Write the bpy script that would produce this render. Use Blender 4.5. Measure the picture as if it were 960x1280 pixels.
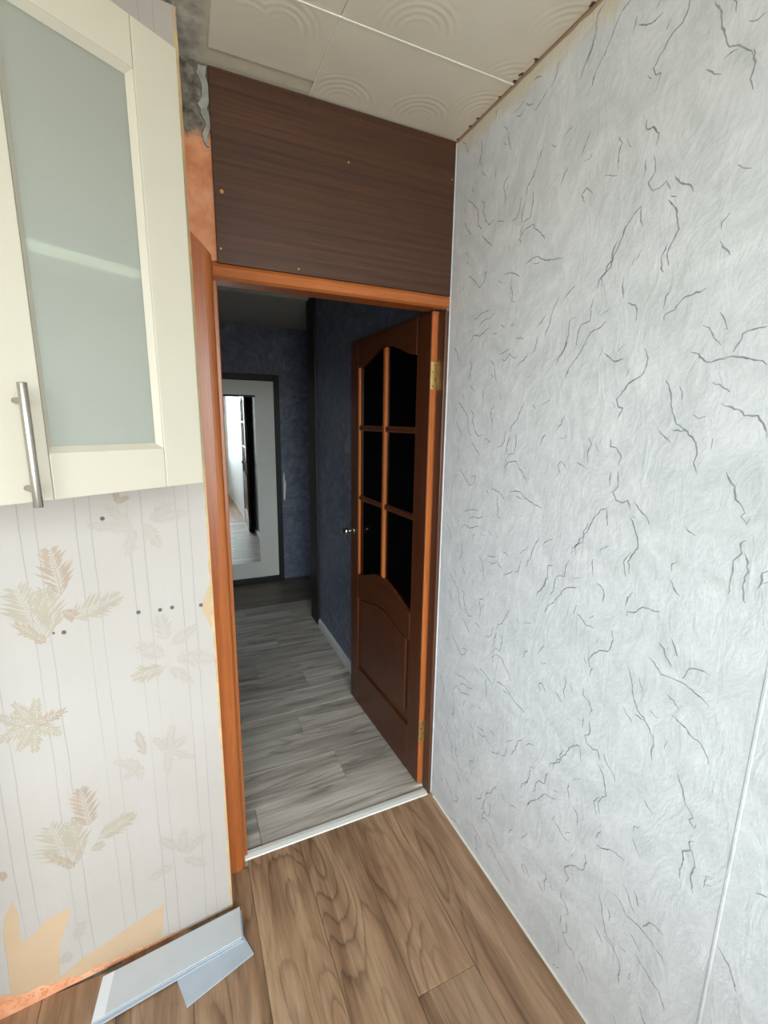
import bpy, bmesh, math, random
from mathutils import Vector, Matrix

for o in list(bpy.data.objects):
    bpy.data.objects.remove(o)
scene = bpy.context.scene
COL = scene.collection
random.seed(7)

# ------------------------------------------------------------------ camera
cam_d = bpy.data.cameras.new('camera')
cam_d.sensor_fit = 'HORIZONTAL'
cam_d.sensor_width = 36.0
cam_d.lens = 564.95 / 960.0 * 36.0
cam_d.clip_start = 0.02
cam = bpy.data.objects.new('camera', cam_d)
COL.objects.link(cam)
pitch, yaw, roll = 0.197206, 0.422820, 0.0145305
cy, sy, cp, sp, cr, sr = math.cos(yaw), math.sin(yaw), math.cos(pitch), math.sin(pitch), math.cos(roll), math.sin(roll)
fw = Vector((sy * cp, cy * cp, -sp)); rt = Vector((cy, -sy, 0)); up = rt.cross(fw)
rt2 = cr * rt + sr * up; up2 = -sr * rt + cr * up
cam.matrix_world = Matrix(((rt2.x, up2.x, -fw.x, -0.9038), (rt2.y, up2.y, -fw.y, -1.4694), (rt2.z, up2.z, -fw.z, 1.5901), (0, 0, 0, 1)))
scene.camera = cam

# ------------------------------------------------------------------ sky and daylight through the kitchen window
world = bpy.data.worlds.new('overcast_sky'); scene.world = world
world.use_nodes = True
bg = world.node_tree.nodes['Background']
wt = world.node_tree; tcw = wt.nodes.new('ShaderNodeTexCoord'); sxw = wt.nodes.new('ShaderNodeSeparateXYZ')
rw = wt.nodes.new('ShaderNodeValToRGB')                       # overcast sky above, darker ground below the horizon
rw.color_ramp.elements[0].position = 0.49; rw.color_ramp.elements[0].color = (0.40, 0.39, 0.36, 1)
rw.color_ramp.elements[1].position = 0.52; rw.color_ramp.elements[1].color = (0.91, 0.96, 1.0, 1)
adw = wt.nodes.new('ShaderNodeMath'); adw.operation = 'MULTIPLY_ADD'; adw.inputs[1].default_value = 0.5; adw.inputs[2].default_value = 0.5
wt.links.new(tcw.outputs['Generated'], sxw.inputs[0]); wt.links.new(sxw.outputs[2], adw.inputs[0])
wt.links.new(adw.outputs[0], rw.inputs['Fac']); wt.links.new(rw.outputs['Color'], bg.inputs['Color'])
bg.inputs['Strength'].default_value = 19.8
WX0, WX1, WZ0, WZ1, WY = -2.15, -0.12, 0.72, 2.27, -2.75     # window opening in the back wall
port = bpy.data.lights.new('window_portal', 'AREA')
port.shape = 'RECTANGLE'; port.size = WX1 - WX0; port.size_y = WZ1 - WZ0
port.cycles.is_portal = True
po = bpy.data.objects.new('window_portal', port); COL.objects.link(po)
po.location = ((WX0 + WX1) / 2, WY - 0.13, (WZ0 + WZ1) / 2)
po.rotation_euler = (math.radians(90), 0, 0)                 # points into the room (+y)

vs = scene.view_settings
vs.view_transform = 'Standard'; vs.look = 'None'; vs.gamma = 1.0
vs.use_curve_mapping = False
vs.exposure = 0.0

# ------------------------------------------------------------------ helpers
H = 2.5
def link(name, me, mat=None, parent=None, loc=None):
    o = bpy.data.objects.new(name, me); COL.objects.link(o)
    if mat is not None and me is not None and not me.materials: me.materials.append(mat)
    if parent is not None: o.parent = parent
    if loc is not None: o.location = loc
    return o
def mesh(name, bm, smooth=False):
    bmesh.ops.recalc_face_normals(bm, faces=bm.faces[:])
    me = bpy.data.meshes.new(name); bm.to_mesh(me); bm.free()
    if smooth:
        for p in me.polygons: p.use_smooth = True
    return me
def add_box(bm, a, b):
    vs_ = [bm.verts.new((x, y, z)) for x in (a[0], b[0]) for y in (a[1], b[1]) for z in (a[2], b[2])]
    for f in ((0, 1, 3, 2), (4, 6, 7, 5), (0, 4, 5, 1), (2, 3, 7, 6), (0, 2, 6, 4), (1, 5, 7, 3)):
        bm.faces.new([vs_[i] for i in f])
def bevel(bm, w, seg=2):
    bmesh.ops.bevel(bm, geom=bm.edges[:], offset=w, segments=seg, profile=0.5, affect='EDGES', clamp_overlap=True)
def box(name, a, b, mat, parent=None, bev=0.0, seg=2):
    bm = bmesh.new(); add_box(bm, a, b)
    if bev: bevel(bm, bev, seg)
    return link(name, mesh(name, bm), mat, parent)
def boxes(name, lst, mat, parent=None, bev=0.0, seg=2):
    bm = bmesh.new()
    for a, b in lst: add_box(bm, a, b)
    if bev: bevel(bm, bev, seg)
    return link(name, mesh(name, bm), mat, parent)
def prism(name, pts, axis, lo, hi, mat, parent=None, bev=0.0, seg=1):
    """polygon pts extruded along axis from lo to hi; the two other axes in order x,y,z"""
    bm = bmesh.new()
    def P(p, t):
        return {0: (t, p[0], p[1]), 1: (p[0], t, p[1]), 2: (p[0], p[1], t)}[axis]
    A = [bm.verts.new(P(p, lo)) for p in pts]; B = [bm.verts.new(P(p, hi)) for p in pts]
    n = len(pts)
    bm.faces.new(A); bm.faces.new(B[::-1])
    for i in range(n): bm.faces.new((A[i], A[(i + 1) % n], B[(i + 1) % n], B[i]))
    if bev:
        es = [e for e in bm.edges if abs(P((0, 0), 1)[axis]) and abs(e.verts[0].co[axis] - e.verts[1].co[axis]) < 1e-7]
        bmesh.ops.bevel(bm, geom=es, offset=bev, segments=seg, profile=0.5, affect='EDGES', clamp_overlap=True)
    bm.normal_update()
    bmesh.ops.triangulate(bm, faces=[f for f in bm.faces if len(f.verts) > 4], ngon_method='EAR_CLIP')
    return link(name, mesh(name, bm), mat, parent)
def add_cyl(bm, p, q, r, n=12, r2=None):
    p = Vector(p); q = Vector(q); d = (q - p); L = d.length
    rot = d.to_track_quat('Z', 'Y').to_matrix().to_4x4()
    bmesh.ops.create_cone(bm, cap_ends=True, segments=n, radius1=r, radius2=r if r2 is None else r2, depth=L,
                          matrix=Matrix.Translation((p + q) / 2) @ rot)
def cyl(name, p, q, r, mat, parent=None, n=16, bev=0.0):
    bm = bmesh.new(); add_cyl(bm, p, q, r, n)
    if bev:
        es = [e for e in bm.edges if any(len(f.verts) > 4 for f in e.link_faces)]
        bmesh.ops.bevel(bm, geom=es, offset=bev, segments=2, profile=0.5, affect='EDGES')
    me = mesh(name, bm)
    for f in me.polygons: f.use_smooth = len(f.vertices) <= 4
    return link(name, me, mat, parent)
def empty(name, loc=(0, 0, 0), rz=0.0):
    o = link(name, None); o.empty_display_size = 0.05
    o.location = loc; o.rotation_euler = (0, 0, rz)
    return o
def tag(o, label, cat=None, group=None, kind=None):
    o['label'] = label
    if cat: o['category'] = cat
    if group: o['group'] = group
    if kind: o['kind'] = kind
    return o
def struct(o, label):
    o['kind'] = 'structure'; o['label'] = label
    return o

# ------------------------------------------------------------------ materials
class NT:
    def __init__(s, name):
        s.m = bpy.data.materials.new(name); s.m.use_nodes = True
        s.t = s.m.node_tree; s.b = s.t.nodes['Principled BSDF']
    def n(s, typ, **kw):
        nd = s.t.nodes.new(typ)
        for k, v in kw.items():
            if k.startswith('i_'):
                nd.inputs[k[2:].replace('_', ' ')].default_value = v
            else: setattr(nd, k, v)
        return nd
    def l(s, a, b): s.t.links.new(a, b)
    def coord(s, scale=(1, 1, 1), rnd=False, loc=(0, 0, 0)):
        tc = s.n('ShaderNodeTexCoord'); mp = s.n('ShaderNodeMapping')
        mp.inputs['Scale'].default_value = scale; mp.inputs['Location'].default_value = loc
        src = tc.outputs['Object']
        if rnd:
            oi = s.n('ShaderNodeObjectInfo'); mu = s.n('ShaderNodeVectorMath', operation='SCALE')
            mu.inputs[0].default_value = (37.3, 71.9, 53.1); s.l(oi.outputs['Random'], mu.inputs['Scale'])
            ad = s.n('ShaderNodeVectorMath', operation='ADD'); s.l(src, ad.inputs[0]); s.l(mu.outputs[0], ad.inputs[1])
            src = ad.outputs[0]
        s.l(src, mp.inputs['Vector'])
        return mp.outputs['Vector']
    def noise(s, vec, scale, detail=4, rough=0.55, dist=0.0):
        nd = s.n('ShaderNodeTexNoise'); nd.inputs['Scale'].default_value = scale
        nd.inputs['Detail'].default_value = detail; nd.inputs['Roughness'].default_value = rough
        nd.inputs['Distortion'].default_value = dist
        s.l(vec, nd.inputs['Vector']); return nd.outputs['Fac']
    def ramp(s, fac, stops, interp='LINEAR'):
        r = s.n('ShaderNodeValToRGB'); cr_ = r.color_ramp; cr_.interpolation = interp
        while len(cr_.elements) < len(stops): cr_.elements.new(0.5)
        for e, (p, c) in zip(cr_.elements, stops):
            e.position = p; e.color = (c[0], c[1], c[2], 1) if not isinstance(c, (int, float)) else (c, c, c, 1)
        s.l(fac, r.inputs['Fac']); return r.outputs['Color']
    def math(s, op, a, b=None, c=None):
        nd = s.n('ShaderNodeMath', operation=op)
        for i, x in enumerate((a, b, c)):
            if x is None: continue
            if isinstance(x, (int, float)): nd.inputs[i].default_value = x
            else: s.l(x, nd.inputs[i])
        return nd.outputs[0]
    def mix(s, fac, a, b, mode='MIX'):
        nd = s.n('ShaderNodeMix', data_type='RGBA', blend_type=mode)
        for sock, x in ((nd.inputs['Factor'], fac), (nd.inputs['A'], a), (nd.inputs['B'], b)):
            if isinstance(x, (int, float)): sock.default_value = x
            elif isinstance(x, (tuple, list)): sock.default_value = (x[0], x[1], x[2], 1)
            else: s.l(x, sock)
        return nd.outputs['Result']
    def sep(s, vec):
        nd = s.n('ShaderNodeSeparateXYZ'); s.l(vec, nd.inputs[0]); return nd.outputs
    def bump(s, h, strength=0.3, dist=0.002):
        nd = s.n('ShaderNodeBump'); nd.inputs['Strength'].default_value = strength
        nd.inputs['Distance'].default_value = dist; s.l(h, nd.inputs['Height'])
        s.l(nd.outputs['Normal'], s.b.inputs['Normal'])
    def out(s, col=None, rough=0.5, metal=0.0, spec=0.5):
        if col is not None:
            if isinstance(col, (tuple, list)): s.b.inputs['Base Color'].default_value = (*col[:3], 1)
            else: s.l(col, s.b.inputs['Base Color'])
        if isinstance(rough, (int, float)): s.b.inputs['Roughness'].default_value = rough
        else: s.l(rough, s.b.inputs['Roughness'])
        s.b.inputs['Metallic'].default_value = metal
        s.b.inputs['Specular IOR Level'].default_value = spec
        return s.m
def lin(r, g, b):
    f = lambda c: (c / 255 / 12.92) if c / 255 <= 0.04045 else ((c / 255 + 0.055) / 1.055) ** 2.4
    return (f(r), f(g), f(b))

def mat_plain(name, col, rough=0.5, metal=0.0, var=0.06, scale=6.0, spec=0.5, bump=0.0):
    t = NT(name); v = t.coord(rnd=True); n = t.noise(v, scale, 5)
    c = t.ramp(n, [(0.3, [x * (1 - var) for x in col]), (0.7, [min(1, x * (1 + var)) for x in col])])
    if bump: t.bump(t.noise(v, scale * 12, 3), bump, 0.001)
    return t.out(c, rough, metal, spec)

def mat_laminate(name, cols, along, rough=0.38, ring=15.0):
    """plank print: cathedral grain = level lines of a stretched noise; 'along' = 0 (x) or 1 (y)"""
    t = NT(name)
    big = (1.1, 5.5, 1) if along == 0 else (5.5, 1.1, 1)
    fine = (5, 90, 1) if along == 0 else (90, 5, 1)
    mid = (1.6, 16, 1) if along == 0 else (16, 1.6, 1)
    vb = t.coord(big, True)
    n1 = t.noise(vb, 1.0, 1.6, 0.4, 0.25)
    wob = t.noise(t.coord(mid, True), 2.0, 3, 0.6)
    ph = t.math('ADD', t.math('MULTIPLY', n1, ring), t.math('MULTIPLY', wob, 0.9))
    fr = t.math('FRACT', ph)
    ringv = t.math('SMOOTH_MIN', fr, t.math('MULTIPLY', t.math('SUBTRACT', 1.0, fr), 3.0), 0.2)
    n2 = t.noise(t.coord(fine, True), 1.0, 4, 0.65)
    n3 = t.noise(t.coord(mid, True, (3, 1, 0)), 1.0, 4, 0.6)
    base = t.ramp(n3, [(0.22, cols[0]), (0.45, cols[1]), (0.62, cols[2]), (0.85, cols[3])])
    zone = t.ramp(t.noise(vb, 1.2, 2, 0.5), [(0.38, 0.0), (0.55, 1.0)])
    rl = t.ramp(ringv, [(0.0, 0.48), (0.24, 0.95), (1.0, 1.1)])
    c1 = t.mix(t.math('MULTIPLY', zone, 0.8), base, t.mix(1.0, base, rl, 'MULTIPLY'))
    fl = t.ramp(n2, [(0.25, 0.62), (0.5, 1.0), (0.75, 1.2)])
    c2 = t.mix(0.8, c1, fl, 'MULTIPLY')
    oi = t.n('ShaderNodeObjectInfo')
    tone = t.ramp(oi.outputs['Random'], [(0.0, 0.86), (1.0, 1.1)])
    c3 = t.mix(1.0, c2, tone, 'MULTIPLY')
    t.bump(n2, 0.12, 0.0006)
    return t.out(c3, rough, 0, 0.5)

def mat_wood(name, dark, light, stretch, rough=0.35, scale=1.0, contrast=1.0):
    t = NT(name); v = t.coord(stretch, True)
    n1 = t.noise(v, 1.0 * scale, 5, 0.6, 0.3); n2 = t.noise(v, 6.0 * scale, 4, 0.6)
    n = t.math('ADD', t.math('MULTIPLY', n1, 0.6), t.math('MULTIPLY', n2, 0.4))
    c = t.ramp(n, [(0.5 - 0.16 / contrast, dark), (0.5 + 0.14 / contrast, light)])
    t.bump(n2, 0.08, 0.0006)
    return t.out(c, rough)

M = {}
M['oak'] = mat_laminate('brown_oak_laminate', [lin(108, 80, 59), lin(146, 113, 87), lin(172, 139, 110), lin(190, 159, 130)], 1)
M['grey_oak'] = mat_laminate('grey_oak_laminate', [lin(140, 131, 123), lin(178, 168, 158), lin(204, 193, 183), lin(220, 210, 200)], 0, 0.42, 8.0)
M['door_wood'] = mat_wood('varnished_orange_wood', lin(146, 78, 34), lin(180, 102, 50), (60, 60, 2.2), 0.32)
M['door_wood_h'] = mat_wood('varnished_orange_wood_horizontal', lin(146, 78, 34), lin(180, 102, 50), (2.2, 2.2, 60), 0.32)
M['leaf_wood'] = mat_wood('shaded_orange_wood', lin(66, 33, 16), lin(92, 48, 24), (60, 60, 2.2), 0.34)  # orange door wood with shade painted into the colour, for the leaf faces
M['shaded_leaf_wood_h'] = mat_wood('shaded_orange_wood_horizontal', lin(66, 33, 16), lin(92, 48, 24), (2.2, 2.2, 60), 0.34)  # same painted shade tone, grain running horizontally
M['panel_wood'] = mat_wood('dark_walnut_panel', lin(47, 24, 14), lin(86, 51, 33), (1.3, 10, 95), 0.5, 1.0, 0.9)
M['shaded_trim'] = mat_wood('shaded_trim_wood', lin(72, 42, 28), lin(96, 58, 40), (60, 60, 2.0), 0.4)  # casing wood darkened in its colour to stand for shade
M['cream'] = mat_plain('cream_cabinet_film', lin(188, 180, 165), 0.42, var=0.015)
M['cab_in'] = mat_plain('white_cabinet_board', lin(240, 240, 238), 0.5, var=0.01)
M['steel'] = mat_plain('brushed_steel', lin(176, 170, 160), 0.32, 1.0, 0.04, 30)
M['brass'] = mat_plain('brass', lin(232, 196, 120), 0.42, 1.0, 0.08, 40)
M['white_strip'] = mat_plain('white_strip', lin(226, 224, 218), 0.45, var=0.03)
M['base_white'] = mat_plain('white_plinth', lin(214, 214, 216), 0.4, var=0.03)
M['black'] = mat_plain('black_frame', lin(18, 17, 17), 0.5, var=0.1)
M['door_white'] = mat_plain('off_white_door_skin', lin(238, 236, 230), 0.35, var=0.02)
M['board'] = mat_plain('grey_board', lin(186, 187, 190), 0.4, var=0.03, scale=9)
M['board_blue'] = mat_plain('blue_grey_board', lin(168, 174, 184), 0.45, var=0.06, scale=14)
M['white_paint'] = mat_plain('white_window_paint', lin(235, 235, 232), 0.35, var=0.02)
M['hole'] = mat_plain('grey_dowel', lin(92, 88, 86), 0.7, var=0.1, scale=60)
M['bead'] = mat_plain('white_caulk', lin(238, 234, 224), 0.6, var=0.03)
M['screw'] = mat_plain('yellow_zinc_screw', lin(196, 150, 80), 0.35, 0.8, 0.1, 60)

def mat_glass(name, tint, gl=0.08, rough=0.0):
    m = bpy.data.materials.new(name); m.use_nodes = True; t = m.node_tree
    t.nodes.remove(t.nodes['Principled BSDF'])
    tr = t.nodes.new('ShaderNodeBsdfTransparent'); tr.inputs[0].default_value = (*tint, 1)
    g = t.nodes.new('ShaderNodeBsdfGlossy'); g.inputs['Roughness'].default_value = rough
    fr = t.nodes.new('ShaderNodeFresnel'); fr.inputs['IOR'].default_value = 1.45
    mx = t.nodes.new('ShaderNodeMixShader')
    t.links.new(fr.outputs[0], mx.inputs[0]); t.links.new(tr.outputs[0], mx.inputs[1]); t.links.new(g.outputs[0], mx.inputs[2])
    t.links.new(mx.outputs[0], t.nodes['Material Output'].inputs[0])
    return m
M['glass'] = mat_glass('clear_glass', (0.94, 0.97, 0.96))
M['dark_glass'] = mat_glass('door_glass', (0.55, 0.55, 0.56), rough=0.15)

def mat_frosted():
    m = bpy.data.materials.new('frosted_glass'); m.use_nodes = True; t = m.node_tree
    t.nodes.remove(t.nodes['Principled BSDF'])
    tr = t.nodes.new('ShaderNodeBsdfTransparent'); tr.inputs['Color'].default_value = (*lin(246, 250, 244), 1)
    dif = t.nodes.new('ShaderNodeBsdfDiffuse'); dif.inputs['Color'].default_value = (*lin(208, 208, 198), 1)
    trl = t.nodes.new('ShaderNodeBsdfTranslucent'); trl.inputs['Color'].default_value = (*lin(220, 226, 220), 1)
    g = t.nodes.new('ShaderNodeBsdfGlossy'); g.inputs['Roughness'].default_value = 0.38
    mx0 = t.nodes.new('ShaderNodeMixShader'); mx0.inputs[0].default_value = 0.35
    mx1 = t.nodes.new('ShaderNodeMixShader'); mx1.inputs[0].default_value = 0.45
    mx2 = t.nodes.new('ShaderNodeMixShader'); mx2.inputs[0].default_value = 0.14
    t.links.new(dif.outputs[0], mx0.inputs[1]); t.links.new(trl.outputs[0], mx0.inputs[2])
    t.links.new(tr.outputs[0], mx1.inputs[1]); t.links.new(mx0.outputs[0], mx1.inputs[2])
    t.links.new(mx1.outputs[0], mx2.inputs[1]); t.links.new(g.outputs[0], mx2.inputs[2])
    t.links.new(mx2.outputs[0], t.nodes['Material Output'].inputs[0])
    return m
M['frosted'] = mat_frosted()

t = NT('mirror'); M['mirror'] = t.out((0.86, 0.88, 0.88), 0.02, 1.0)

# pale blue-grey embossed wallpaper
t = NT('pale_blue_embossed_wallpaper')
v = t.coord()
sw = t.noise(v, 5.0, 5, 0.62, 2.2); sw2 = t.noise(t.coord((1, 1.5, 0.8), loc=(4, 2, 1)), 11.0, 5, 0.6, 2.2); fi = t.noise(v, 90, 3, 0.6)
c = t.ramp(sw, [(0.3, lin(215, 220, 224)), (0.5, lin(226, 230, 236)), (0.7, lin(236, 239, 244))])
hl = t.ramp(sw2, [(0.33, 0.96), (0.55, 1.0), (0.7, 1.05)])
c = t.mix(1.0, c, hl, 'MULTIPLY')
z = t.sep(v)[2]                                             # yellower strip under the ceiling
edge = t.math('ADD', z, t.math('MULTIPLY', t.noise(v, 7, 3), 0.10))
yel = t.ramp(edge, [(0.0, 0.0), (1.0, 1.0)])
yel = t.math('MULTIPLY', t.n('ShaderNodeMapRange').outputs[0], 1.0) if False else t.math('SMOOTH_MAX', t.math('MULTIPLY', t.math('SUBTRACT', edge, 2.485), 18.0), 0.0, 0.1)
yel = t.math('MINIMUM', yel, 0.75)
c = t.mix(yel, c, lin(222, 210, 186))
hsum = t.math('ADD', t.math('MULTIPLY', sw2, 0.7), t.math('MULTIPLY', fi, 0.25))
t.bump(hsum, 0.5, 0.0055)
M['wp_blue'] = t.out(c, 0.55)
M['vein'] = mat_plain('dark_grey_vein_print', lin(158, 161, 168), 0.5, var=0.25, scale=30)

# cream striped wallpaper (object x = distance from the wall corner, object z = height)
t = NT('cream_striped_wallpaper')
v = t.coord(); xyz = t.sep(v)
wv = t.math('MULTIPLY', t.math('SUBTRACT', t.noise(t.coord((1, 1, 1.2)), 3.0, 2), 0.5), 0.012)
uu = t.math('ADD', xyz[0], wv)
fr = t.math('FRACT', t.math('DIVIDE', t.math('ADD', uu, 0.545), 0.1108))
da = t.math('ABSOLUTE', t.math('SUBTRACT', fr, 0.36)); db = t.math('ABSOLUTE', t.math('SUBTRACT', fr, 0.64)); dc = t.math('ABSOLUTE', t.math('SUBTRACT', fr, 5.0))
ln = t.math('MINIMUM', t.math('MINIMUM', da, db), t.math('ADD', dc, 0.004))
lm = t.ramp(ln, [(0.004, 1.0), (0.012, 0.0)])
br = t.ramp(t.noise(t.coord((9, 9, 2.2)), 1.0, 3), [(0.3, 0.1), (0.6, 0.75)])
cl = t.ramp(t.noise(v, 3.0, 4), [(0.3, lin(172, 163, 157)), (0.7, lin(177, 169, 164))])
soft = t.ramp(t.noise(t.coord((60, 60, 1.2)), 1.0, 2), [(0.3, 0.988), (0.7, 1.005)])
cl = t.mix(1.0, cl, soft, 'MULTIPLY')
cc = t.mix(t.math('MULTIPLY', lm, br), cl, lin(140, 134, 134))
t.bump(t.noise(t.coord((40, 40, 8)), 1.0, 4), 0.2, 0.0015)
M['wp_cream'] = t.out(cc, 0.6)
M['leaf0'] = mat_plain('olive_beige_leaf_print', lin(164, 153, 137), 0.6, var=0.05, scale=25)
M['leaf1'] = mat_plain('tan_leaf_print', lin(162, 143, 127), 0.6, var=0.06, scale=25)
M['leaf2'] = mat_plain('faint_leaf_print', lin(169, 159, 151), 0.6, var=0.03, scale=25)
M['leaf3'] = mat_plain('faint_pink_leaf_print', lin(167, 153, 144), 0.6, var=0.03, scale=25)
M['backing'] = mat_plain('beige_paper_backing', lin(186, 158, 130), 0.75, var=0.05, scale=5, bump=0.15)
M['ochre'] = mat_plain('ochre_torn_edge', lin(186, 162, 120), 0.8, var=0.14, scale=24, bump=0.3)

# salmon plaster with a mouldy grey upper end
t = NT('salmon_plaster'); v = t.coord(); xyz = t.sep(v)
n = t.noise(v, 14, 5, 0.65); n2 = t.noise(v, 45, 4)
c = t.ramp(n, [(0.28, lin(196, 124, 88)), (0.5, lin(222, 152, 112)), (0.75, lin(232, 182, 146))])
c = t.mix(t.ramp(n2, [(0.62, 0.0), (0.72, 0.6)]), c, lin(150, 112, 92))
g = t.math('MULTIPLY', t.math('SUBTRACT', t.math('ADD', xyz[2], t.math('MULTIPLY', n, 0.16)), 2.415), 40.0)
g = t.math('MINIMUM', t.math('MAXIMUM', g, 0.0), 1.0)
c = t.mix(g, c, t.ramp(n2, [(0.35, lin(88, 80, 72)), (0.6, lin(138, 131, 120)), (0.8, lin(176, 170, 158))]))
t.bump(n2, 0.6, 0.004)
M['plaster'] = t.out(c, 0.85)
M['caulk_grey'] = mat_plain('grey_filler', lin(160, 158, 152), 0.85, var=0.25, scale=40, bump=0.5)

# bare ceiling and foam tiles with swirl relief
t = NT('bare_ceiling'); v = t.coord(); n = t.noise(v, 9, 5, 0.65)
xyz = t.sep(v)
c = t.ramp(n, [(0.3, lin(208, 199, 178)), (0.7, lin(220, 211, 192))])
m_ = t.math('MINIMUM', t.math('MAXIMUM', t.math('MULTIPLY', t.math('SUBTRACT', t.math('ADD', t.math('MULTIPLY', xyz[0], -1.0), t.math('MULTIPLY', n, 0.06)), 0.795), 25.0), 0.0), 1.0)
c = t.mix(m_, c, t.ramp(t.noise(v, 26, 4), [(0.3, lin(138, 132, 122)), (0.65, lin(206, 199, 186))]))
t.bump(n, 0.3, 0.003)
M['ceiling'] = t.out(c, 0.8)
t = NT('white_foam_tile'); v = t.coord(rnd=True)
vo = t.n('ShaderNodeTexVoronoi'); vo.inputs['Scale'].default_value = 4.6; vo.voronoi_dimensions = '2D'
t.l(v, vo.inputs['Vector'])
sn = t.math('SINE', t.math('MULTIPLY', vo.outputs['Distance'], 75.0))
dv = t.n('ShaderNodeVectorMath', operation='SUBTRACT'); t.l(v, dv.inputs[0]); t.l(vo.outputs['Position'], dv.inputs[1])
ang = t.sep(dv.outputs[0])
arc = t.ramp(t.math('ADD', t.math('MULTIPLY', ang[1], -6.0), t.math('MULTIPLY', t.noise(v, 6.0, 2), 1.0)), [(0.45, 0.0), (0.7, 1.0)])
rad = t.ramp(vo.outputs['Distance'], [(0.1, 0.0), (0.2, 1.0), (0.42, 1.0), (0.55, 0.0)])
h = t.math('MULTIPLY', t.math('MULTIPLY', sn, arc), rad)
t.bump(h, 0.14, 0.002)
c = t.ramp(t.noise(v, 4, 4), [(0.3, lin(222, 212, 196)), (0.7, lin(230, 221, 206))])
M['tile'] = t.out(c, 0.55)

# navy hall wallpaper with pale streaks
t = NT('navy_hall_wallpaper'); v = t.coord()
a = t.noise(v, 7, 4, 0.6, 2.6); b = t.noise(v, 16, 5, 0.65, 1.6)
c = t.ramp(a, [(0.35, lin(90, 95, 112)), (0.6, lin(114, 120, 140)), (0.8, lin(142, 148, 166))])
c = t.mix(t.ramp(b, [(0.62, 0.0), (0.74, 0.6)]), c, lin(180, 184, 194))
t.bump(b, 0.4, 0.003)
M['navy'] = t.out(c, 0.5)
M['hall_ceil'] = mat_plain('hall_ceiling_paint', lin(196, 192, 184), 0.8, var=0.05)
M['white_wall'] = mat_plain('pale_wall_paint', lin(236, 236, 234), 0.7, var=0.03)
M['brown_oak2'] = mat_laminate('greyish_brown_laminate', [lin(92, 80, 70), lin(112, 98, 86), lin(128, 113, 100), lin(142, 128, 114)], 0, 0.42, 8.0)
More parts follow.
